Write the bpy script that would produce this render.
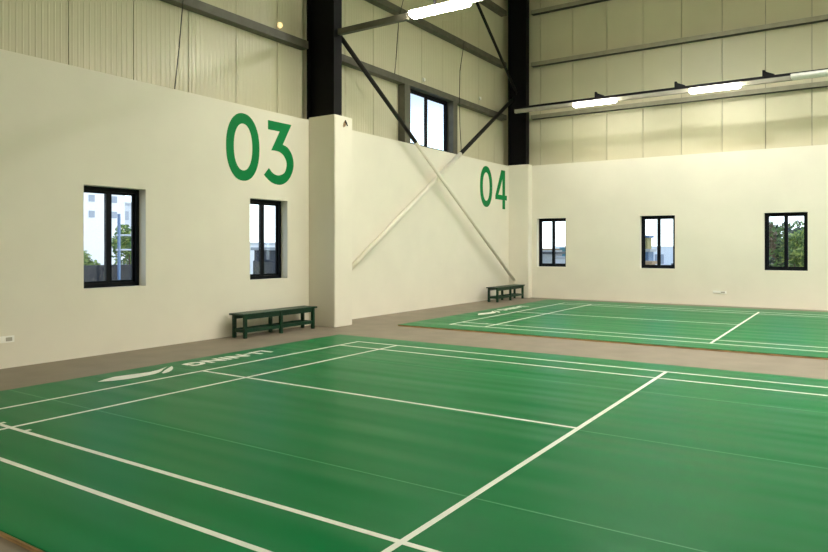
import bpy, bmesh, math, random
from mathutils import Vector, Matrix
for o in list(bpy.data.objects): bpy.data.objects.remove(o)
SC = bpy.context.scene; COL = SC.collection
R = math.radians

# ---------------------------------------------------------------- camera, world, exposure
cam = bpy.data.cameras.new('camera'); co = bpy.data.objects.new('camera', cam); COL.objects.link(co)
co.location = (6.670, -2.367, 1.503); co.rotation_euler = (R(90), 0, 0.5847)
cam.sensor_fit = 'HORIZONTAL'; cam.sensor_width = 36; cam.lens = 673.6/828*36
cam.shift_y = -(276-247.33)/828; cam.clip_start = .05; cam.clip_end = 400
SC.camera = co
SKY = 3.2; TUBE_A = 31.0; TUBE_B = 96.0; TUBE_FILL = 44.0; BAY_FILL = 500.0; BAY_FILL_D = 460.0  # rear row and bay strengths: unseen lamps added to brighten the walls
world = bpy.data.worlds.new('sky'); SC.world = world; world.use_nodes = True
bg = world.node_tree.nodes['Background']; bg.inputs[1].default_value = SKY
_n = world.node_tree.nodes; _l = world.node_tree.links
_tc = _n.new('ShaderNodeTexCoord'); _sp = _n.new('ShaderNodeSeparateXYZ'); _cr = _n.new('ShaderNodeValToRGB')
_l.new(_tc.outputs['Generated'], _sp.inputs[0]); _l.new(_sp.outputs['Z'], _cr.inputs[0]); _l.new(_cr.outputs[0], bg.inputs[0])
_cr.color_ramp.elements[0].position = 0.0; _cr.color_ramp.elements[0].color = (.92, .97, 1, 1)
_cr.color_ramp.elements[1].position = .8; _cr.color_ramp.elements[1].color = (.16, .27, .52, 1)
_e = _cr.color_ramp.elements.new(.13); _e.color = (.80, .90, 1, 1)
_e = _cr.color_ramp.elements.new(.24); _e.color = (.20, .25, .34, 1)
vs = SC.view_settings; vs.view_transform = 'Standard'; vs.look = 'None'; vs.gamma = 1; vs.use_curve_mapping = False
vs.exposure = 0.0
sun = bpy.data.lights.new('sun', 'SUN'); sun.energy = 3.5; sun.angle = R(3); sun.color = (1, .95, .86)
so = bpy.data.objects.new('sun', sun); COL.objects.link(so); so.rotation_euler = (R(-32), R(32), 0); so.location = (20, -30, 30)

# ---------------------------------------------------------------- helpers
def S(v):  # srgb 0-255 -> linear
    return tuple(((c/255)/12.92 if c/255 <= .04045 else ((c/255+.055)/1.055)**2.4) for c in v)+(1,)
def mat(name, rgb, rough=.5, metal=0, noise=0, nscale=8, bump=0, bscale=40, stretch=(1, 1, 1), spec=.5, second=None, emit=0):
    m = bpy.data.materials.new(name); m.use_nodes = True; nt = m.node_tree; b = nt.nodes['Principled BSDF']
    b.inputs['Base Color'].default_value = rgb; b.inputs['Roughness'].default_value = rough
    b.inputs['Metallic'].default_value = metal; b.inputs['Specular IOR Level'].default_value = spec
    if emit:
        b.inputs['Emission Color'].default_value = rgb; b.inputs['Emission Strength'].default_value = emit
    tc = nt.nodes.new('ShaderNodeTexCoord'); mp = nt.nodes.new('ShaderNodeMapping')
    mp.inputs['Scale'].default_value = stretch; nt.links.new(tc.outputs['Object'], mp.inputs[0])
    if noise:
        n = nt.nodes.new('ShaderNodeTexNoise'); n.inputs['Scale'].default_value = nscale; n.inputs['Detail'].default_value = 5
        nt.links.new(mp.outputs[0], n.inputs['Vector'])
        mx = nt.nodes.new('ShaderNodeMix'); mx.data_type = 'RGBA'
        mx.inputs[6].default_value = tuple(c*(1-noise) for c in rgb[:3])+(1,) if second is None else rgb
        mx.inputs[7].default_value = tuple(min(1, c*(1+noise)) for c in rgb[:3])+(1,) if second is None else second
        mr = nt.nodes.new('ShaderNodeMapRange'); mr.inputs[1].default_value = .3; mr.inputs[2].default_value = .7
        nt.links.new(n.outputs['Fac'], mr.inputs[0]); nt.links.new(mr.outputs[0], mx.inputs[0])
        nt.links.new(mx.outputs[2], b.inputs['Base Color'])
    if bump:
        n = nt.nodes.new('ShaderNodeTexNoise'); n.inputs['Scale'].default_value = bscale; n.inputs['Detail'].default_value = 3
        nt.links.new(mp.outputs[0], n.inputs['Vector'])
        bp = nt.nodes.new('ShaderNodeBump'); bp.inputs['Strength'].default_value = bump; bp.inputs['Distance'].default_value = .01
        nt.links.new(n.outputs['Fac'], bp.inputs['Height']); nt.links.new(bp.outputs[0], b.inputs['Normal'])
    return m
def add_box(bm, x0, x1, y0, y1, z0, z1, mi=0, bev=0):
    vs_ = [bm.verts.new(p) for p in ((x0,y0,z0),(x1,y0,z0),(x1,y1,z0),(x0,y1,z0),(x0,y0,z1),(x1,y0,z1),(x1,y1,z1),(x0,y1,z1))]
    fs = [bm.faces.new([vs_[i] for i in f]) for f in ((3,2,1,0),(4,5,6,7),(0,1,5,4),(1,2,6,5),(2,3,7,6),(3,0,4,7))]
    for f in fs: f.material_index = mi
    if bev:
        bmesh.ops.bevel(bm, geom=list({e for f in fs for e in f.edges}), offset=bev, segments=2, affect='EDGES')
def add_tube(bm, p0, p1, r, n=16, mi=0, r1=None):
    p0, p1 = Vector(p0), Vector(p1); d = (p1-p0); q = d.to_track_quat('Z', 'Y'); r1 = r if r1 is None else r1
    a = []; b = []
    for k in range(n):
        t = 2*math.pi*k/n; v = Vector((math.cos(t), math.sin(t), 0))
        a.append(bm.verts.new(p0+q@(v*r))); b.append(bm.verts.new(p1+q@(v*r1)))
    for k in range(n):
        f = bm.faces.new((a[k], a[(k+1)%n], b[(k+1)%n], b[k])); f.smooth = True; f.material_index = mi
    for f in (bm.faces.new(a[::-1]), bm.faces.new(b)): f.material_index = mi
def add_path(bm, pts, r, n=8):
    for a, b in zip(pts, pts[1:]): add_tube(bm, a, b, r, n)
def add_prism(bm, loops, to3, depth_vec, mi=0):
    """loops: outer (+holes) of 2D points; filled face swept along depth_vec."""
    edges = []
    for lp in loops:
        v = [bm.verts.new(to3(p)) for p in lp]
        edges += [bm.edges.new((v[i], v[(i+1) % len(v)])) for i in range(len(v))]
    res = bmesh.ops.triangle_fill(bm, use_beauty=True, use_dissolve=False, edges=edges)
    faces = [g for g in res['geom'] if isinstance(g, bmesh.types.BMFace)]
    ex = bmesh.ops.extrude_face_region(bm, geom=faces)
    bmesh.ops.translate(bm, verts=[g for g in ex['geom'] if isinstance(g, bmesh.types.BMVert)], vec=depth_vec)
    bmesh.ops.recalc_face_normals(bm, faces=bm.faces[:])
def obj(name, bm, mats, parent=None, origin=None):
    me = bpy.data.meshes.new(name)
    if origin is not None: bmesh.ops.translate(bm, verts=bm.verts[:], vec=-Vector(origin))
    bm.to_mesh(me); bm.free()
    for m in (mats if isinstance(mats, (list, tuple)) else [mats]): me.materials.append(m)
    o = bpy.data.objects.new(name, me); COL.objects.link(o)
    if origin is not None and parent is None: o.location = origin
    if parent is not None: o.parent = parent
    return o
def tag(o, label, cat, group=None, kind=None):
    o['label'] = label; o['category'] = cat
    if group: o['group'] = group
    if kind: o['kind'] = kind
    return o
def thing(name, label, cat, loc=(0, 0, 0), group=None):
    o = bpy.data.objects.new(name, None); COL.objects.link(o); o.location = loc; o.empty_display_size = .2
    return tag(o, label, cat, group)
def struct(name, bm, m, parent=None):
    o = obj(name, bm, m, parent)
    if parent is None: o['kind'] = 'structure'
    return o
NB = bmesh.new
def copy_tree(o, parent=None):
    c = o.copy(); COL.objects.link(c)
    if parent is not None: c.parent = parent
    for ch in [x for x in bpy.data.objects if x.parent == o]: copy_tree(ch, c)
    return c

# ---------------------------------------------------------------- materials
PLASTER = mat('cream_plaster', (.815, .772, .655, 1), .55, noise=.025, nscale=1.3, bump=.08, bscale=60, spec=.35)
def clad_mat(name, rgb, axis, pitch, strength, rough, dist=.01):
    m = mat(name, rgb, rough, metal=0, noise=.04, nscale=.9)
    nt = m.node_tree; b = nt.nodes['Principled BSDF']
    tc = nt.nodes.new('ShaderNodeTexCoord'); sp = nt.nodes.new('ShaderNodeSeparateXYZ'); nt.links.new(tc.outputs['Object'], sp.inputs[0])
    mu = nt.nodes.new('ShaderNodeMath'); mu.operation = 'MULTIPLY'; mu.inputs[1].default_value = 2*math.pi/pitch
    nt.links.new(sp.outputs[axis], mu.inputs[0])
    si = nt.nodes.new('ShaderNodeMath'); si.operation = 'SINE'; nt.links.new(mu.outputs[0], si.inputs[0])
    pw = nt.nodes.new('ShaderNodeMapRange'); pw.inputs[1].default_value = .5; pw.inputs[2].default_value = 1; nt.links.new(si.outputs[0], pw.inputs[0])
    bp = nt.nodes.new('ShaderNodeBump'); bp.inputs['Strength'].default_value = strength; bp.inputs['Distance'].default_value = dist
    nt.links.new(pw.outputs[0], bp.inputs['Height']); nt.links.new(bp.outputs[0], b.inputs['Normal'])
    return m
CLAD_L = clad_mat('ribbed_panel_metal', (.60, .565, .40, 1), 1, .085, .55, .34)
CLAD_B = clad_mat('smooth_panel_metal', (.60, .565, .40, 1), 0, .085, .10, .45)
SEAM = mat('seam_shadow_gap', (.16, .145, .10, 1), .8)
CONC = mat('concrete_floor', (.235, .195, .145, 1), .6, noise=.10, nscale=2.2, bump=.15, bscale=30)
ROOFM = mat('roof_sheet', (.55, .53, .42, 1), .5, noise=.05)
STEEL_DK = mat('black_painted_steel', (.004, .0035, .0045, 1), .55, noise=.2, spec=.12)
STEEL_GREY = mat('galvanised_steel', (.095, .09, .065, 1), .5, metal=.1, noise=.2, nscale=5)
STEEL_TUBE = mat('dark_bracing_paint_and_lip_shade', (.014, .013, .011, 1), .5, noise=.2, spec=.2)
GIRT_PALE = mat('pale_zinc_girt', (.30, .28, .20, 1), .5, noise=.12, nscale=5)
FRAME = mat('black_aluminium', (.004, .005, .008, 1), .4, spec=.12)
GREENP = mat('green_number_paint', (.0, .205, .052, 1), .6, noise=.05, spec=.15)
BENCHM = mat('dark_green_gloss_paint', (.002, .033, .014, 1), .4, noise=.15, nscale=12, bump=.05, spec=.3)
LINE = mat('white_line_paint', (.82, .84, .76, 1), .45, noise=.06, nscale=6)
WOOD = mat('plywood_edge', (.42, .26, .12, 1), .6, noise=.45, nscale=5, stretch=(1, 6, 18))
WHITEP = mat('white_plastic', (.95, .94, .88, 1), .35)
OUTLET = mat('grey_outlet_face', (.45, .43, .36, 1), .4)
TRAY_PALE = mat('pale_tray_section', (.75, .75, .70, 1), .4)
BATTEN = mat('white_batten_housing', (.7, .7, .66, 1), .4)
CABLE = mat('black_cable', (.02, .018, .015, 1), .5)
TRAY = mat('pale_galvanised_tray', (.33, .31, .25, 1), .5, metal=.1, noise=.1, nscale=6)
TUBE_MA = mat('glowing_diffuser_far', (1, .95, .80, 1), .5, emit=TUBE_A); TUBE_MB = mat('glowing_diffuser', (1, .95, .80, 1), .5, emit=TUBE_B); TUBE_FILL_M = mat('added_diffuser_rear', (1, .95, .80, 1), .5, emit=TUBE_FILL)
def glass_mat():
    m = bpy.data.materials.new('window_glass'); m.use_nodes = True; nt = m.node_tree; nt.nodes.remove(nt.nodes['Principled BSDF'])
    t = nt.nodes.new('ShaderNodeBsdfTransparent'); t.inputs[0].default_value = (.93, .97, .98, 1)
    g = nt.nodes.new('ShaderNodeBsdfGlossy'); g.inputs['Roughness'].default_value = .02
    f = nt.nodes.new('ShaderNodeFresnel')
    ge = nt.nodes.new('ShaderNodeNewGeometry'); mi = nt.nodes.new('ShaderNodeMapRange')  # same reflectance on both faces of the pane
    mi.inputs[3].default_value = 1.5; mi.inputs[4].default_value = 1/1.5
    nt.links.new(ge.outputs['Backfacing'], mi.inputs[0]); nt.links.new(mi.outputs[0], f.inputs[0])
    x = nt.nodes.new('ShaderNodeMixShader'); nt.links.new(f.outputs[0], x.inputs[0]); nt.links.new(t.outputs[0], x.inputs[1]); nt.links.new(g.outputs[0], x.inputs[2])
    nt.links.new(x.outputs[0], nt.nodes['Material Output'].inputs[0]); return m
GLASS = glass_mat()
def mat_mat():  # green vinyl court mat: fine grain, rolled-out waves across the strips
    m = bpy.data.materials.new('green_vinyl_mat'); m.use_nodes = True; nt = m.node_tree; b = nt.nodes['Principled BSDF']
    tc = nt.nodes.new('ShaderNodeTexCoord')
    def nz(scale, stretch, det=3):
        mp = nt.nodes.new('ShaderNodeMapping'); mp.inputs['Scale'].default_value = stretch; nt.links.new(tc.outputs['Object'], mp.inputs[0])
        n = nt.nodes.new('ShaderNodeTexNoise'); n.inputs['Scale'].default_value = scale; n.inputs['Detail'].default_value = det
        nt.links.new(mp.outputs[0], n.inputs['Vector']); return n.outputs['Fac']
    mx = nt.nodes.new('ShaderNodeMix'); mx.data_type = 'RGBA'
    mx.inputs[6].default_value = (.0002, .145, .038, 1); mx.inputs[7].default_value = (.0006, .185, .054, 1)
    nt.links.new(nz(3.0, (.25, 1, 1), 6), mx.inputs[0]); nt.links.new(mx.outputs[2], b.inputs['Base Color'])
    b.inputs['Roughness'].default_value = .36; b.inputs['Specular IOR Level'].default_value = .075; b.inputs['Specular Tint'].default_value = (.45, 1, .6, 1)
    b1 = nt.nodes.new('ShaderNodeBump'); b1.inputs['Strength'].default_value = .9; b1.inputs['Distance'].default_value = .05
    nt.links.new(nz(2.2, (.10, 1, 1), 1), b1.inputs['Height'])
    b2 = nt.nodes.new('ShaderNodeBump'); b2.inputs['Strength'].default_value = .25; b2.inputs['Distance'].default_value = .002
    nt.links.new(nz(220, (1, 1, 1), 2), b2.inputs['Height']); nt.links.new(b1.outputs[0], b2.inputs['Normal'])
    nt.links.new(b2.outputs[0], b.inputs['Normal']); return m
MATG = mat_mat()
SEAML = mat('weld_seam', (.05, .30, .12, 1), .45)

# ---------------------------------------------------------------- room shell
FZ = -0.03; WX = -2.35; BY = 16.8; RX = 16.5; FY = -10.0; WH = 4.0; CZ = 9.3; T = .25
bm = NB(); add_box(bm, WX-.6, RX+.6, FY-.6, BY+.6, FZ-.3, FZ); struct('floor', bm, CONC)
bm = NB(); add_box(bm, WX-.6, RX+.6, FY-.6, BY+.6, CZ, CZ+.1); struct('ceiling', bm, ROOFM)
def cells(bm, a0, a1, z0, z1, holes, put):
    A = sorted({a0, a1}|{h[0] for h in holes}|{h[1] for h in holes}); Zs = sorted({z0, z1}|{h[2] for h in holes}|{h[3] for h in holes})
    for i in range(len(A)-1):
        for j in range(len(Zs)-1):
            ca, cz = (A[i]+A[i+1])/2, (Zs[j]+Zs[j+1])/2
            if any(h[0] < ca < h[1] and h[2] < cz < h[3] for h in holes): continue
            put(A[i], A[i+1], Zs[j], Zs[j+1])
WZ0, WZ1 = .92, 2.38
WL = [(2.92, 3.90, WZ0, WZ1), (5.99, 6.93, WZ0, WZ1)]
WLX = [(-7.2, -6.25, WZ0, WZ1), (-3.3, -2.35, WZ0, WZ1)]
WB = [(-1.53, -.61, WZ0, WZ1), (1.55, 2.48, WZ0, WZ1), (4.64, 5.60, WZ0, WZ1)]
WBX = [(7.75, 8.7, WZ0, WZ1), (10.85, 11.8, WZ0, WZ1), (13.95, 14.9, WZ0, WZ1)]
bm = NB(); cells(bm, FY, BY+T, FZ, WH, WL+WLX, lambda a, b, c, d: add_box(bm, WX-T, WX, a, b, c, d)); struct('wall_left', bm, PLASTER)
bm = NB(); cells(bm, WX, RX, FZ, WH, WB+WBX, lambda a, b, c, d: add_box(bm, a, b, BY, BY+T, c, d)); struct('wall_back', bm, PLASTER)
bm = NB(); add_box(bm, RX, RX+T, FY, BY+T, FZ, WH); struct('wall_right', bm, PLASTER)
bm = NB(); add_box(bm, WX, RX, FY-T, FY, FZ, WH); struct('wall_front', bm, PLASTER)
# upper panel cladding: panels with open joints over a dark joint strip
HI = (11.2, 13.25, 4.0, 5.42)
def cladding(name, axis, base, sgn, edges, mat_, holes=(), z0=3.6):
    bm = NB()
    for a, b in zip(edges, edges[1:]):
        def put(a_, b_, c, d):
            if axis == 'y': add_box(bm, min(base, base-sgn*.05), max(base, base-sgn*.05), a_, b_, c, d)
            else: add_box(bm, a_, b_, min(base, base-sgn*.05), max(base, base-sgn*.05), c, d)
        hs = [(max(h[0], a+.007), min(h[1], b-.007), h[2], h[3]) for h in holes if h[1] > a and h[0] < b]
        cells(bm, a+.007, b-.007, z0, CZ, hs, put)
    def putb(a_, b_, c, d):
        q0, q1 = base-sgn*.05, base-sgn*.09
        if axis == 'y': add_box(bm, min(q0, q1), max(q0, q1), a_, b_, c, d, 1)
        else: add_box(bm, a_, b_, min(q0, q1), max(q0, q1), c, d, 1)
    cells(bm, edges[0], edges[-1], z0, CZ, list(holes), putb)
    return struct(name, bm, [mat_, SEAM])
EL = [FY]+[2.85+1.017*k for k in range(-12, 14)]+[BY+.3]
EL = [e for e in EL if e >= FY]
EB = [WX-.3]+[-1.52+1.028*k for k in range(0, 18)]; EB = [e for e in EB if e < RX]+[RX+.3]
cladding('wall_left_upper', 'y', WX-.26, 1, EL, CLAD_L, [HI])
cladding('wall_back_upper', 'x', BY+.26, -1, EB, CLAD_B)
cladding('wall_right_upper', 'y', RX+.26, -1, [FY, 0, 8, BY+.3], CLAD_B)
cladding('wall_front_upper', 'x', FY-.26, 1, [WX-.3, 4, 10, RX+.3], CLAD_B)
# plaster piers boxing in the column feet
bm = NB(); add_box(bm, WX-.01, -1.69, 7.52, 8.06, FZ, 4.05, bev=.012); struct('trim_1', bm, PLASTER)
bm = NB(); add_box(bm, WX-.01, -1.69, 16.53, BY+.01, FZ, 4.02, bev=.012); struct('trim_2', bm, PLASTER)

# ---------------------------------------------------------------- windows
def window(n, axis, base, a0, a1, z0, z1):
    """axis 'y': in a wall of constant x (room on +x side); 'x': constant y (room on -y side). base = room-side plane of the frame"""
    def bx(bm, a, b, d0, d1, c, d, bev=0):
        if axis == 'y': add_box(bm, base-d1, base-d0, a, b, c, d, bev=bev)
        else: add_box(bm, a, b, base+d0, base+d1, c, d, bev=bev)
    w = .06; m = (a0+a1)/2
    bm = NB(); bx(bm, a0, a0+w, 0, .07, z0, z1); bx(bm, a1-w, a1, 0, .07, z0, z1); bx(bm, a0+w, a1-w, 0, .07, z0, z0+w); bx(bm, a0+w, a1-w, 0, .07, z1-w, z1)
    f = struct('window_%d' % n, bm, FRAME)
    for k, (s0, s1, d) in enumerate(((a0+w, m+.043, .012), (m-.043, a1-w, .040))):
        bm = NB(); u = .032 if k else .038
        ul, ur = (u, .086) if k == 0 else (.086, u)
        bx(bm, s0, s0+ul, d, d+.026, z0+w, z1-w); bx(bm, s1-ur, s1, d, d+.026, z0+w, z1-w)
        bx(bm, s0+ul, s1-ur, d, d+.026, z0+w, z0+w+.035); bx(bm, s0+ul, s1-ur, d, d+.026, z1-w-.035, z1-w)
        s = struct('window_sash', bm, FRAME, f)
        bm = NB(); bx(bm, s0+ul-.005, s1-ur+.005, d+.010, d+.016, z0+w+.03, z1-w-.03)
        struct('glass_pane', bm, GLASS, s)
n = 0
for h in WL: n += 1; window(n, 'y', WX-.165, *h)
for h in WB: n += 1; window(n, 'x', BY+.165, *h)
n += 1; window(n, 'y', WX-.24, *HI)
for h in WLX: n += 1; window(n, 'y', WX-.165, *h)
for h in WBX: n += 1; window(n, 'x', BY+.165, *h)

# ---------------------------------------------------------------- courts
def text_mesh(body, parent, name, m, place, size, thick=.002):
    """letters as a flat printed mesh fitted to size=(length, height); place maps (u,v)->3D"""
    cu = bpy.data.curves.new('lettering', 'FONT'); cu.body = body; cu.offset = .045; cu.space_character = 1.08
    t = bpy.data.objects.new('lettering', cu); COL.objects.link(t)
    dg = bpy.context.evaluated_depsgraph_get(); me = bpy.data.meshes.new_from_object(t.evaluated_get(dg))
    bpy.data.objects.remove(t)
    xs = [v.co.x for v in me.vertices]; ys = [v.co.y for v in me.vertices]
    x0, x1, y0, y1 = min(xs), max(xs), min(ys), max(ys)
    for v in me.vertices: v.co = place((v.co.x-x0)/(x1-x0)*size[0], (v.co.y-y0)/(y1-y0)*size[1])
    me.materials.clear(); me.materials.append(m)
    o = bpy.data.objects.new(name, me); COL.objects.link(o); o.parent = parent; return o
LOGO1 = [(-.432,1.96),(-.50,2.09),(-.545,2.235),(-.52,2.38),(-.485,2.53),(-.472,2.654),(-.505,2.80),(-.575,2.93),(-.61,2.994),(-.585,2.965),(-.50,2.86),(-.41,2.77),(-.355,2.70),(-.31,2.60),(-.295,2.50),(-.29,2.38),(-.30,2.22),(-.345,2.08)]
LOGO2 = [(-.345,2.745),(-.40,2.80),(-.47,2.89),(-.545,2.985),(-.59,3.045),(-.53,3.02),(-.44,2.955),(-.35,2.87),(-.285,2.78),(-.255,2.69),(-.285,2.68)]
def court(oy, label):
    t = thing('court_mat', label, 'sports mat', (0, oy, 0), None)
    X0, X1, Y0, Y1 = -.83, 14.23, -.60, 6.62
    if oy: Y1 = 6.92
    bm = NB(); add_box(bm, X0+.01, X1-.01, Y0+.0, Y1-.01, FZ, -.006)
    obj('wooden_underlay', bm, WOOD, t)['label'] = 'thin brown wooden board edge'
    bm = NB(); add_box(bm, X0, X1, Y0+.006, Y1, -.006, 0, bev=.002)
    obj('mat_surface', bm, MATG, t)
    bm = NB()
    for k in (1.2, 3.0, 4.8): add_box(bm, X0+.01, X1-.01, k-.005, k+.005, 0, .0006)
    obj('weld_seam', bm, SEAML, t)
    bm = NB(); z1 = .0012; W = .04
    L, Wd = 13.40, 6.10
    def ln(x0, x1, y0, y1, e=0): add_box(bm, x0, x1, y0, y1, 0, z1+e)
    h = W/2
    for v in (0, .46, Wd-.46, Wd): ln(-h, L+h, v-h, v+h)
    for u in (0, .76, 4.72, L-4.72, L-.76, L): ln(u-h, u+h, -h, Wd+h, .0003)
    ln(0, 4.72, 3.05-h, 3.05+h, .00015); ln(L-4.72, L, 3.05-h, 3.05+h, .00015)
    for u in (.53, .95): ln(u, u+W, .46+h, .46+h+.04, .0001)
    obj('court_lines', bm, LINE, t)['label'] = 'white painted badminton lines'
    bm = NB()
    for lp in (LOGO1, LOGO2): add_prism(bm, [lp], lambda p: (p[0], p[1], .0002), (0, 0, .001))
    obj('printed_emblem', bm, LINE, t)['label'] = 'white printed swoosh emblem'
    o = text_mesh('LI-NING', t, 'printed_lettering', LINE, lambda u, v: Vector((-.61+v, 4.60-u, .0012)), (1.41, .255))
    o['label'] = 'white printed letters'
    return t
court(0, 'large green badminton court mat in the foreground, nearest the camera')
court(8.987, 'farther green badminton court mat lying below the back wall windows')

# ---------------------------------------------------------------- numbers on the wall
def smooth(pts, n=6):
    out = []; N = len(pts)
    for i in range(N-1):
        p0 = pts[max(0, i-1)]; p1 = pts[i]; p2 = pts[i+1]; p3 = pts[min(N-1, i+2)]
        for k in range(n):
            t = k/n; out.append(tuple(.5*((2*p1[j])+(-p0[j]+p2[j])*t+(2*p0[j]-5*p1[j]+4*p2[j]-p3[j])*t*t+(-p0[j]+3*p1[j]-3*p2[j]+p3[j])*t**3) for j in (0, 1)))
    out.append(pts[-1]); return out
def ell(cy, cz, ry, rz, n=48, p=2.15):
    f = lambda c: math.copysign(abs(c)**(2/p), c)
    return [(cy+ry*f(math.cos(2*math.pi*k/n)), cz+rz*f(math.sin(2*math.pi*k/n))) for k in range(n)]
def digit(loops, parent, label):
    bm = NB(); add_prism(bm, loops, lambda p: (WX+.0005, p[0], p[1]), (.004, 0, 0))
    o = obj('digit', bm, GREENP, parent); o['label'] = label
zero = lambda c: [ell(c, 3.262, .383, .592), ell(c, 3.262, .214, .41)]
t = thing('wall_number', 'large green number 03 painted high on the left wall', 'number', (0, 0, 0))
digit(zero(5.83), t, 'green digit 0'); 
bowl_out = smooth([(6.80,3.425),(6.93,3.385),(7.04,3.27),(7.088,3.12),(7.07,2.97),(6.98,2.81),(6.85,2.705),(6.70,2.665),(6.53,2.69),(6.40,2.76),(6.325,2.82)])
bowl_in = smooth([(6.446,2.955),(6.53,2.88),(6.63,2.842),(6.74,2.85),(6.85,2.91),(6.90,3.02),(6.895,3.12),(6.83,3.22),(6.73,3.275),(6.62,3.29),(6.505,3.285)])
digit([[(6.423, 3.83), (7.03, 3.83)]+bowl_out+bowl_in+[(6.72, 3.66), (6.423, 3.66)]], t, 'green digit 3')
t = thing('wall_number', 'large green number 04 painted high on the wall beside the far corner', 'number', (0, 0, 0))
digit(zero(15.045), t, 'green digit 0')
digit([[(16.03,3.835),(16.285,3.835),(16.285,3.08),(16.41,3.08),(16.41,2.935),(16.285,2.935),(16.285,2.66),(16.105,2.66),(16.105,2.935),(15.63,2.935),(15.63,3.04)],
       [(16.105,3.57),(16.105,3.08),(15.83,3.08)]], t, 'green digit 4')

# ---------------------------------------------------------------- steel frame
def column(x0, x1, y0, y1, z0, z1, label):
    bm = NB(); m = (y0+y1)/2
    add_box(bm, x0, x0+.02, y0, y1, z0, z1); add_box(bm, x1-.02, x1, y0, y1, z0, z1); add_box(bm, x0+.02, x1-.02, m-.006, m+.006, z0, z1)
    tag(obj('steel_column', bm, STEEL_DK, None, ((x0+x1)/2, m, z0)), label, 'column')
column(-2.48, -1.78, 7.60, 7.84, 4.05, CZ, 'black steel column standing on the plaster pier beside number 03')
column(-2.38, -1.78, 16.56, 16.79, 4.02, CZ, 'black steel column standing in the far corner of the hall')
def girt(axis, a0, a1, zc, label, base):
    # C-section rail: web facing the room, lips top and bottom
    bm = NB(); H = .075 if axis == 'y' else .058
    parts = ((0, .012, -H, H), (.012, .19, -H, -H+.012), (.012, .19, H-.012, H))
    for k, (d0, d1, h0, h1) in enumerate(parts):
        if axis == 'y': add_box(bm, base-d1, base-d0, a0, a1, zc+h0, zc+h1)
        else: add_box(bm, a0, a1, base+d0, base+d1, zc+h0, zc+h1, 1 if k == 1 else 0)  # back girts: bottom lip coloured dark for its shaded underside
    c = (base, (a0+a1)/2, zc) if axis == 'y' else ((a0+a1)/2, base, zc)
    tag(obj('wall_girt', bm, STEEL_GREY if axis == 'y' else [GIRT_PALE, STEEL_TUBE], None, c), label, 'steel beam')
hz = ((5.50, 'lowest'), (7.12, 'middle'), (8.72, 'highest'))
for z, w in hz:
    girt('y', FY, 7.58, z, '%s grey horizontal steel rail on the left wall panels before the near column' % w, WX-.065)
    girt('y', 7.86, 16.54, z, '%s grey horizontal steel rail on the panels between the two black columns' % w, WX-.065)
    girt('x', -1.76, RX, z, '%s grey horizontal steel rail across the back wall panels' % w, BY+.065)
# posts beside the high window
def post(y0, y1, label):
    bm = NB(); add_box(bm, WX-.25, WX-.238, y0, y1, 4.0, 5.42); add_box(bm, WX-.238, WX-.07, y0, y0+.012, 4.0, 5.42); add_box(bm, WX-.238, WX-.07, y1-.012, y1, 4.0, 5.42)
    add_box(bm, WX-.07, WX-.058, y0, y1, 4.0, 5.42)
    tag(obj('window_post', bm, STEEL_GREY, None, (WX-.15, (y0+y1)/2, 4.0)), label, 'steel post')
post(10.95, 11.19, 'grey steel post on the left side of the high window')
post(13.26, 13.48, 'grey steel post on the right side of the high window')
# cross bracing: dark above the plaster wall, wall colour below
def brace(p0, p1, label, r=.042):
    p0, p1 = Vector(p0), Vector(p1); bm = NB()
    if min(p0.z, p1.z) < WH < max(p0.z, p1.z):
        t = (WH+.0-p0.z)/(p1.z-p0.z); m = p0+(p1-p0)*t
        lo, hi = (p0, p1) if p0.z < p1.z else (p1, p0)
        add_tube(bm, hi, m, r, 16, 0); add_tube(bm, m, lo, r, 16, 1)
    else: add_tube(bm, p0, p1, r, 16, 0)
    d = (p1-p0).normalized(); n = Vector((1, 0, 0)); s = d.cross(n)
    for p, dd in ((p0, -d), (p1, d)):
        mi = 0 if p.z > WH else 1
        ring = [p+s*.05, p+dd*.14+s*.05, p+dd*.14-s*.05, p-s*.05]
        a = [bm.verts.new(q-n*.006) for q in ring]; b = [bm.verts.new(q+n*.006) for q in ring]
        fs = [bm.faces.new(a), bm.faces.new(b[::-1])]+[bm.faces.new((a[k], b[k], b[(k+1) % 4], a[(k+1) % 4])) for k in range(4)]
        for f in fs: f.material_index = mi
    bmesh.ops.recalc_face_normals(bm, faces=bm.faces[:])
    return tag(obj('brace_tube', bm, [STEEL_TUBE, PLASTER], None, (p0+p1)/2), label, 'brace')
BX = WX+.24
bt = brace((BX, 8.12, 5.82), (BX, 16.39, .52), 'long diagonal brace tube from the near column down to the far corner', .048)
brace((BX-.125, 8.18, .745), (BX-.125, 16.50, 6.00), 'long diagonal brace tube from the near pier up to the far column', .056)
brace((BX, 16.50, 6.30), (BX, 13.05, 9.0), 'dark diagonal brace tube above the high window, rising from the far column')
bm = NB(); add_box(bm, WX+.183, WX+.198, 12.02, 12.18, 3.17, 3.29, bev=.003)
bmesh.ops.translate(bm, verts=bm.verts[:], vec=-bt.location); obj('clamp_plate', bm, PLASTER, bt)

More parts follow.
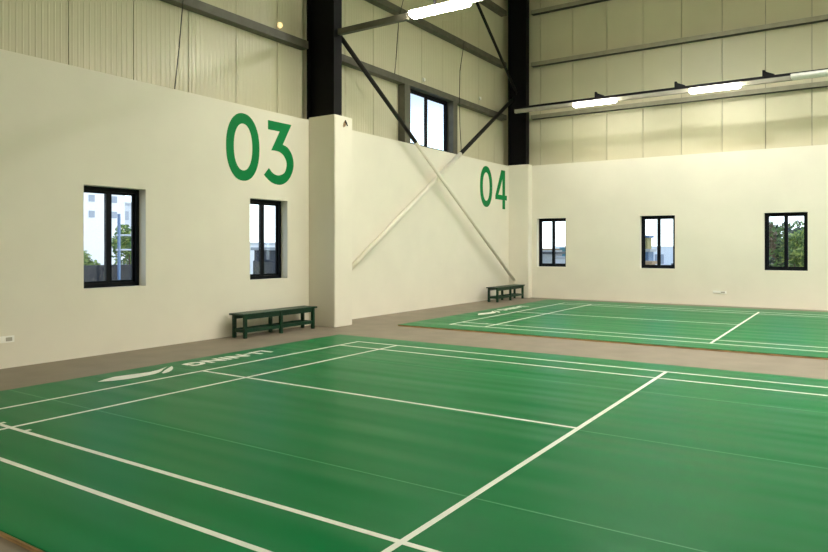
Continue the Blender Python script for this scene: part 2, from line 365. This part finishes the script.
# ---------------------------------------------------------------- light rails and tubes
def rail(y, z, label, thin_from=None):
    t = thing('light_rail', label, 'lighting rail', (WX+.6, y, z))
    t.location = (0, 0, 0)
    bm = NB()
    if thin_from is None:
        add_box(bm, -1.76, RX-.05, y-.055, y-.045, z-.05, z+.05); add_box(bm, -1.76, RX-.05, y+.045, y+.055, z-.05, z+.05); add_box(bm, -1.76, RX-.05, y-.045, y+.045, z-.05, z-.042)
        obj('tray', bm, TRAY, t)['label'] = 'pale cable tray'
        bm = NB(); add_box(bm, -1.76, RX-.05, y-.06, y+.03, z+.055, z+.115)
        obj('top_channel', bm, STEEL_DK, t)['label'] = 'black channel along the top'
        for x in (.68, 2.76, 4.77, 8, 11, 14):
            bm = NB(); add_prism(bm, [[(x-.05, z+.115), (x+.22, z+.115), (x+.20, z+.14), (x+.03, z+.215), (x+.0, z+.26), (x-.05, z+.26)]], lambda p: (p[0], y-.06, p[1]), (0, .05, 0))
            obj('hanger_bracket', bm, STEEL_DK, t)
    else:
        add_box(bm, -1.76, thin_from, y-.05, y+.05, z-.055, z+.055)
        obj('tray', bm, STEEL_GREY, t)
        bm = NB(); add_tube(bm, (thin_from, y, z), (RX-.05, y, z), .018, 10)
        obj('conduit', bm, TRAY, t)['label'] = 'thin pale conduit'
    for x in (.42, 3.5, 6.9, 9.9, 12.9):
        if thin_from is None: continue
        bm = NB(); add_tube(bm, (x, y, z+.05), (x, y, CZ), .022, 10); obj('hanger_rod', bm, STEEL_DK, t)
    return t
rail(7.74, 5.68, 'near lighting rail running out from the column beside number 03', -.15)
rail(-6.5, 5.68, 'added unseen lighting rail behind the camera at the rear of the hall', -.15)  # unseen rail, added to carry the rear tubes
rail(15.75, 5.485, 'far lighting rail running along in front of the back wall')
def light_fix(x, y, z, label, m, L=1.19):
    t = thing('tube_light', label, 'light', (x, y, z), 'tube lights on the rails')
    bm = NB(); add_box(bm, -L/2, L/2, -.05, .05, .0, .045, bev=.006); obj('housing', bm, BATTEN, t)
    bm = NB(); n = 12   # wrap-round diffuser: rounded profile swept along x
    prof = [(.125*math.cos(a), -.098*abs(math.sin(a))**.8) for a in [math.pi*k/n for k in range(n+1)]]
    prev = None
    stations = [(-L/2, .3), (-L/2+.02, .8), (-L/2+.05, 1), (L/2-.05, 1), (L/2-.02, .8), (L/2, .3)]
    for xs, sc in stations:
        row = [bm.verts.new((xs, p[0]*sc, p[1]*sc)) for p in prof]
        if prev:
            for k in range(n): bm.faces.new((prev[k], prev[k+1], row[k+1], row[k])).smooth = True
            bm.faces.new((prev[n], prev[0], row[0], row[n]))
        else: bm.faces.new(row)
        prev = row
    bm.faces.new(prev[::-1]); bmesh.ops.recalc_face_normals(bm, faces=bm.faces[:])
    obj('diffuser', bm, m, t)
    for s in (-1, 1):
        bm = NB(); add_box(bm, s*L*.3-.02, s*L*.3+.02, .05, .13, .0, .03); obj('clip', bm, STEEL_GREY, t)
wd = ('first', 'second', 'third', 'fourth', 'fifth')
for k, x in enumerate((.48, 3.58, 6.68, 9.78, 12.88)):  # past the first, unseen tubes added to brighten the walls
    light_fix(x+.15, 7.555, 5.645, 'glowing tube light on the near rail, %s from the near column (past the first: added, unseen)' % wd[k], TUBE_MB)
for k, x in enumerate((.48, 3.50, 8.2, 11.3, 14.4)):  # third onward are unseen tubes, added for more light on the right
    light_fix(x+.19, 15.56, 5.45, 'glowing tube light on the far rail before the back wall, %s from the far corner (third onward: added, unseen)' % wd[k], TUBE_MA)
for k, x in enumerate((.48, 3.58, 6.68, 9.78, 12.88)):  # whole row is unseen, added for its light on the walls
    light_fix(x, -6.685, 5.69, 'added unseen tube light on the rail behind the camera, %s from the left wall' % wd[k], TUBE_FILL_M)
BAY_FILL_M = mat('added_bay_lens', (1, .98, .95, 1), .5, emit=BAY_FILL); BAY_FILL_MD = mat('added_bay_lens_right', (1, .98, .95, 1), .5, emit=BAY_FILL_D); 
def added_bay(x, y, label, m):  # unseen lamps added under the roof to light walls and mats
    t = thing('added_bay_lamp', label, 'light', (x, y, 8.0), 'added high bay lamps under the roof')
    bm = NB(); n = 24
    prof = [(.24, -.06), (.25, -.06), (.20, .10), (.09, .18), (.09, .34), (.0, .34)]
    rows = [[bm.verts.new((r*math.cos(2*math.pi*k/n), r*math.sin(2*math.pi*k/n), z)) for k in range(n)] for r, z in prof[:-1]]
    for a, b in zip(rows, rows[1:]):
        for k in range(n): bm.faces.new((a[k], a[(k+1) % n], b[(k+1) % n], b[k])).smooth = True
    bm.faces.new(rows[-1]); bmesh.ops.recalc_face_normals(bm, faces=bm.faces[:]); obj('reflector', bm, BATTEN, t)
    bm = NB(); add_tube(bm, (0, 0, -.02), (0, 0, .0), .23, 24); obj('lens', bm, m, t)
    bm = NB(); add_tube(bm, (0, 0, .34), (0, 0, CZ-8.0), .012, 8); obj('hanger_rod', bm, STEEL_GREY, t)
for x, y, m, w in ((3.0, 12.2, BAY_FILL_M, 'over the left part of the farther court'), (8.0, 12.2, BAY_FILL_M, 'over the middle of the farther court'), (13.0, 12.2, BAY_FILL_M, 'over the right part of the farther court'), (9.2, 5.4, BAY_FILL_MD, 'over the middle of the foreground court'), (13.0, 3.2, BAY_FILL_MD, 'over the right part of the foreground court')):
    added_bay(x, y, 'added white high bay lamp hanging unseen under the roof '+w, m)
light_fix(5.92, 15.56, 5.49, 'pale tray section at the right end of the far rail, shaped as an unlit tube light', TRAY_PALE)  # stands in for a paler stretch of tray, shaped as a batten

# ---------------------------------------------------------------- benches
def bench(loc, label):
    t = thing('bench', label, 'bench', loc, 'green wooden benches')
    L, D, H = 1.84, .32, .415
    bm = NB(); add_box(bm, -D/2-.02, D/2+.02, -L/2, L/2, H-.028, H, bev=.006); obj('seat', bm, BENCHM, t)
    for s in (-1, 1):
        bm = NB(); add_box(bm, s*(D/2-.03)-.012, s*(D/2-.03)+.012, -L/2+.06, L/2-.06, H-.10, H-.028); obj('apron', bm, BENCHM, t)
        bm = NB(); add_box(bm, s*(D/2-.03)-.012, s*(D/2-.03)+.012, -L/2+.10, L/2-.10, .095, .155); obj('stretcher', bm, BENCHM, t)
    for yy in (-L/2+.08, 0, L/2-.08):
        bm = NB(); add_box(bm, -D/2+.045, D/2-.045, yy-.015, yy+.015, .095, .15); obj('cross_rail', bm, BENCHM, t)
        for s in (-1, 1):
            bm = NB(); cx = s*(D/2-.03); add_box(bm, cx-.028, cx+.028, yy-.028, yy+.028, 0, H-.028, bev=.004); obj('leg', bm, BENCHM, t)
    return t
bench((-2.07, 6.34, FZ), 'low dark green wooden bench against the wall below number 03')
bench((-1.88, 15.40, FZ), 'low dark green wooden bench below number 04 near the far corner')

# ---------------------------------------------------------------- small wall fittings
def socket(axis, a0, z0, label, w=.16, h=.08):
    t = thing('wall_socket', label, 'socket')
    def bx(bm, a, b, d0, d1, c, d, bev=0):
        if axis == 'y': add_box(bm, WX+d0, WX+d1, a, b, c, d, bev=bev)
        else: add_box(bm, a, b, BY-d1, BY-d0, c, d, bev=bev)
    bm = NB(); bx(bm, a0, a0+w, 0, .018, z0, z0+h, .003); obj('face_plate', bm, WHITEP, t)
    for k in (0, 1):
        bm = NB(); bx(bm, a0+w*(.12+.46*k), a0+w*(.42+.46*k), .018, .026, z0+h*.22, z0+h*.78, .002); obj('switch' if k else 'socket_outlet', bm, OUTLET if k else WHITEP, t)
socket('y', 1.74, .295, 'white double socket plate low on the left wall at the photo edge', .25, .085)
socket('x', 3.44, .29, 'cream socket plate low on the back wall right of the middle window', .33, .07)
GLOWD = mat('glint_disc_glow', (1, .72, .36, 1), .4, emit=1.1)  # self-lit disc gives a lamp's reflection on the panels
def disc(y, z, label, m):  # small bright spots on the panels, built as discs
    bm = NB(); add_tube(bm, (WX-.26, y, z), (WX-.225, y, z), .055, 20, r1=.045)
    tag(obj('round_disc', bm, m, None, (WX-.25, y, z)), label, 'wall spot')
disc(6.98, 5.76, 'small round glowing disc for a lamp glint on the panels left of the near column', GLOWD)
disc(12.1, 5.78, 'small round pale disc just above the high window', WHITEP)
disc(15.14, 5.86, 'small round pale disc on the panels near the far column', WHITEP)
def cable(pts, label):
    bm = NB(); add_path(bm, [(WX-.05+dx, y, z) for y, z, dx in pts], .009, 8)
    tag(obj('hanging_cable', bm, CABLE), label, 'cable')
cable([(4.62, 8.4, .02), (4.60, 6.4, .02), (4.59, 5.47, .03), (4.53, 4.7, .01), (4.49, 4.02, -.05)], 'thin black cable hanging down the left wall panels above the near window')
cable([(10.90, 8.6, .03), (10.84, 7.40, .03), (10.69, 6.92, 0), (10.57, 5.9, 0), (10.49, 5.55, .02)], 'thin dark cable hanging left of the high window')
cable([(13.80, 7.15, .02), (13.60, 6.3, 0), (13.52, 5.5, .03), (13.60, 4.8, 0), (13.66, 4.3, 0), (13.67, 4.02, 0)], 'thin dark cable hanging right of the high window')
bm = NB()
add_prism(bm, [[(7.78,3.86),(7.83,3.885),(7.86,3.93),(7.87,4.0),(7.83,3.985),(7.81,3.99),(7.775,3.94),(7.765,3.89)]], lambda p: (-1.6895, p[0]-.0, p[1]-.03), (.004, 0, 0))
RUST = mat('bare_brown_plaster', (.30, .19, .10, 1), .8, noise=.4, nscale=30)
o = obj('chipped_patch', bm, RUST); tag(o, 'small brown chipped patch near the top of the plaster pier', 'patch')
bm = NB(); add_tube(bm, (-1.69, 7.84, 3.93), (-1.655, 7.84, 3.93), .009, 8); add_tube(bm, (-1.66, 7.80, 3.97), (-1.66, 7.87, 3.87), .011, 8)
tag(obj('metal_hook', bm, STEEL_TUBE), 'small dark hook on the chipped patch of the plaster pier', 'hook')

# ---------------------------------------------------------------- outside
GZ = -3.5
GRASS = mat('outside_ground', (.34, .33, .28, 1), .9, noise=.2, nscale=.3)
bm = NB(); add_box(bm, -90, WX-.7, -40, 90, GZ-.2, GZ); add_box(bm, WX-.7, 80, BY+.7, 90, GZ-.2, GZ)
o = obj('outside_ground', bm, GRASS); o['kind'] = 'structure'; o.name = 'ground'
FWHITE = mat('white_render', (.92, .92, .91, 1), .8, noise=.05)
FPALE = mat('pale_render', (.42, .42, .40, 1), .8, noise=.06)
FGREY = mat('grey_render', (.055, .06, .07, 1), .8, noise=.1)
FPALE2 = mat('hazy_render', (.62, .64, .66, 1), .8, noise=.05)
FSAND = mat('sand_render', (.36, .24, .13, 1), .8, noise=.1)
FTEAL = mat('teal_sheet', (.05, .22, .26, 1), .5, noise=.05)
FBLUE = mat('blue_sheet', (.06, .14, .26, 1), .5, noise=.1)
FYEL = mat('yellow_render', (.30, .25, .08, 1), .7, noise=.1)
WINM = mat('dark_facade_glass', (.34, .38, .44, 1), .4)
PARA = mat('blue_grey_parapet', (.006, .012, .024, 1), .7, noise=.15, nscale=3)
def building(cx, cy, w, d, top, m, label, roof=None, face='+x', cols=4, rows=2, ws=.5):
    t = thing('building', label, 'building', (cx, cy, GZ))
    h = top-GZ
    bm = NB(); add_box(bm, -w/2, w/2, -d/2, d/2, 0, h); obj('walls', bm, m, t)
    bm = NB(); add_box(bm, -w/2-.12, w/2+.12, -d/2-.12, d/2+.12, h, h+.14); obj('roof_slab', bm, roof or m, t)
    for r in range(rows):
        for c in range(cols):
            z0 = h-.3-3.2*ws-5.2*ws*r
            if z0 < .2: continue
            bm = NB()
            if face == '+x': yy = -d/2+d*(c+.5)/cols; add_box(bm, w/2, w/2+.03, yy-ws, yy+ws, z0, z0+2.2*ws)
            else: xx = -w/2+w*(c+.5)/cols; add_box(bm, xx-ws, xx+ws, -d/2-.03, -d/2, z0, z0+2.2*ws)
            obj('facade_window', bm, WINM, t)
    return t
random.seed(4)
def tree(x, y, top, rad, label, leafc, n=1500, base=None, ls=.16):
    base = GZ if base is None else base
    t = thing('tree', label, 'tree', (x, y, base)); h = top-base
    bm = NB(); add_tube(bm, (0, 0, 0), (0, 0, h*.6), .14, 10, r1=.08)
    for k in range(6):
        a = k*1.05+.3; add_tube(bm, (0, 0, h*(.35+.04*k)), (rad*.6*math.cos(a), rad*.6*math.sin(a), h*(.62+.04*k)), .05, 6, r1=.02)
    obj('trunk', bm, mat('bark', (.12, .08, .05, 1), .9, noise=.3), t)
    bm = NB()
    blobs = [(random.uniform(-.55, .55)*rad, random.uniform(-.55, .55)*rad, h-rad*random.uniform(.5, 2.6), rad*random.uniform(.32, .5)) for _ in range(26)]
    for k in range(n):
        bx_, by_, bz_, br = random.choice(blobs)
        d = Vector((random.gauss(0, 1), random.gauss(0, 1), random.gauss(0, 1))).normalized()*br*random.uniform(.6, 1.05)
        c = Vector((bx_, by_, min(bz_, h-br)))+d
        u = Vector((random.gauss(0, 1), random.gauss(0, 1), random.gauss(0, 1))).normalized(); v = u.orthogonal().normalized()
        s = ls*random.uniform(.6, 1.3)
        f = bm.faces.new([bm.verts.new(c+u*s), bm.verts.new(c+v*s*.5), bm.verts.new(c-u*s), bm.verts.new(c-v*s*.5)])
        f.material_index = random.choice((0, 0, 1))
    obj('foliage', bm, leafc, t)
L1 = mat('leaf_green', (.11, .22, .045, 1), .6); L2 = mat('leaf_yellow_green', (.40, .50, .11, 1), .6); L3 = mat('leaf_dark', (.012, .035, .015, 1), .6); L4 = mat('leaf_brown', (.12, .075, .035, 1), .7)
# beyond the left wall windows
bm = NB(); add_box(bm, -14.2, -14.0, 4, 15.5, GZ, .92)
tag(obj('parapet_wall', bm, PARA, None, (-14.1, 9.75, GZ)), 'dark blue-grey parapet wall outside the near left window', 'wall')
t = thing('rail_fence', 'pale two-rail pipe fence outside the near left window', 'fence')
RAILM = mat('pale_pipe', (.7, .72, .74, 1), .5); POLEM = mat('blue_pipe', (.10, .18, .30, 1), .5)
for z in (1.42, 1.9):
    bm = NB(); add_tube(bm, (-13.6, 10.62, z), (-13.6, 13.5, z), .03, 8); obj('rail', bm, RAILM, t)
bm = NB(); add_tube(bm, (-13.6, 10.72, GZ), (-13.6, 10.72, 2.6), .05, 10); obj('pole', bm, POLEM, t)
bm = NB(); add_tube(bm, (-13.6, 13.5, GZ), (-13.6, 13.5, 2.0), .05, 10); obj('pole', bm, POLEM, t)
tree(-17.5, 11.9, 1.55, .75, 'light green bushy tree outside the left pane of the near left window', [L2, L1], 1800, ls=.09)
tree(-17.5, 13.75, 2.5, .8, 'mid green tree behind the pipe fence outside the near left window', [L1, L2], 2000, ls=.09)
building(-38, 23.7, 5, 3.2, 6.5, FWHITE, 'white building with small windows outside the left pane of the near left window', cols=2, rows=3, ws=.2)
building(-48, 33.2, 6, 5, 5.2, FPALE2, 'distant pale block behind the trees outside the near left window', cols=3, rows=2, ws=.34)
building(-17.5, 22.0, 1.6, 1.9, 1.36, FGREY, 'dark grey low shed outside the right pane of the second left window', FPALE, cols=2, rows=1, ws=.25)
building(-19, 25.4, 2, 2.2, 1.2, FPALE, 'pale low shed outside the second left window', FGREY, cols=2, rows=1, ws=.3)
building(-60, 64, 8, 26, 2.0, FPALE2, 'long hazy pale block on the skyline outside the second left window', cols=6, rows=1)
bm = NB(); add_box(bm, -13.2, -13.1, 16.2, 19.5, GZ, .98)
tag(obj('railing_wall', bm, PARA, None, (-13.15, 17.8, GZ)), 'dark low wall outside the second left window', 'wall')
# beyond the back wall windows
building(-8.3, 34, 1.35, 1.4, 1.12, FPALE, 'pale grey house with dark openings outside the left back window', FGREY, '-y', 2, 1, .22)
building(-7.95, 37, .75, 1.0, 1.35, FTEAL, 'small teal hut at the right edge of the left back window', None, '-y', 1, 1, .15)
building(-7.1, 33.5, .8, 1.0, .85, FPALE2, 'low pale house below the teal hut outside the left back window', FPALE, '-y', 2, 1, .15)
building(-17, 56, 14, 4, 1.25, FPALE2, 'pale row of houses far outside the left back window', FSAND, '-y', 6, 1)
building(-2.62, 33, .8, 1.0, 1.28, FBLUE, 'blue sheeted block in the left pane of the middle back window', FPALE, '-y', 1, 1, .15)
building(-4.75, 41, .85, 1.0, 2.1, FYEL, 'tall narrow yellow block in the left pane of the middle back window', FBLUE, '-y', 1, 1, .15)
building(-1.85, 30, .9, 1.0, .72, FSAND, 'low sand coloured house in the left pane of the middle back window', None, '-y', 2, 1, .12)
building(0, 80, 50, 5, 1.5, FWHITE, 'long hazy pale block on the skyline outside the middle back window', None, '-y', 10, 1)
building(-1.2, 36, .9, 1.0, .50, FPALE, 'low flat roofed house in the right pane of the middle back window', FGREY, '-y', 2, 1, .12)
tree(3.72, 23.6, 2.50, .60, 'brownish leafy tree outside the left pane of the right back window', [L4, L1], 2600, ls=.085)
tree(4.6, 26.4, 2.55, 1.0, 'dark green tree in the middle of the right back window', [L1, L3], 3200, ls=.13)
tree(4.95, 23.4, 2.2, .6, 'yellow green leafy tree outside the right pane of the right back window', [L1, L2], 2600, ls=.085)
tree(4.1, 21.5, 1.45, .8, 'low dark bush below the trees outside the right back window', [L3, L1], 2600, ls=.11)
tree(3.1, 29.2, 2.45, 1.1, 'dark green tree behind the brownish tree outside the right back window', [L3, L1], 2600, ls=.15)
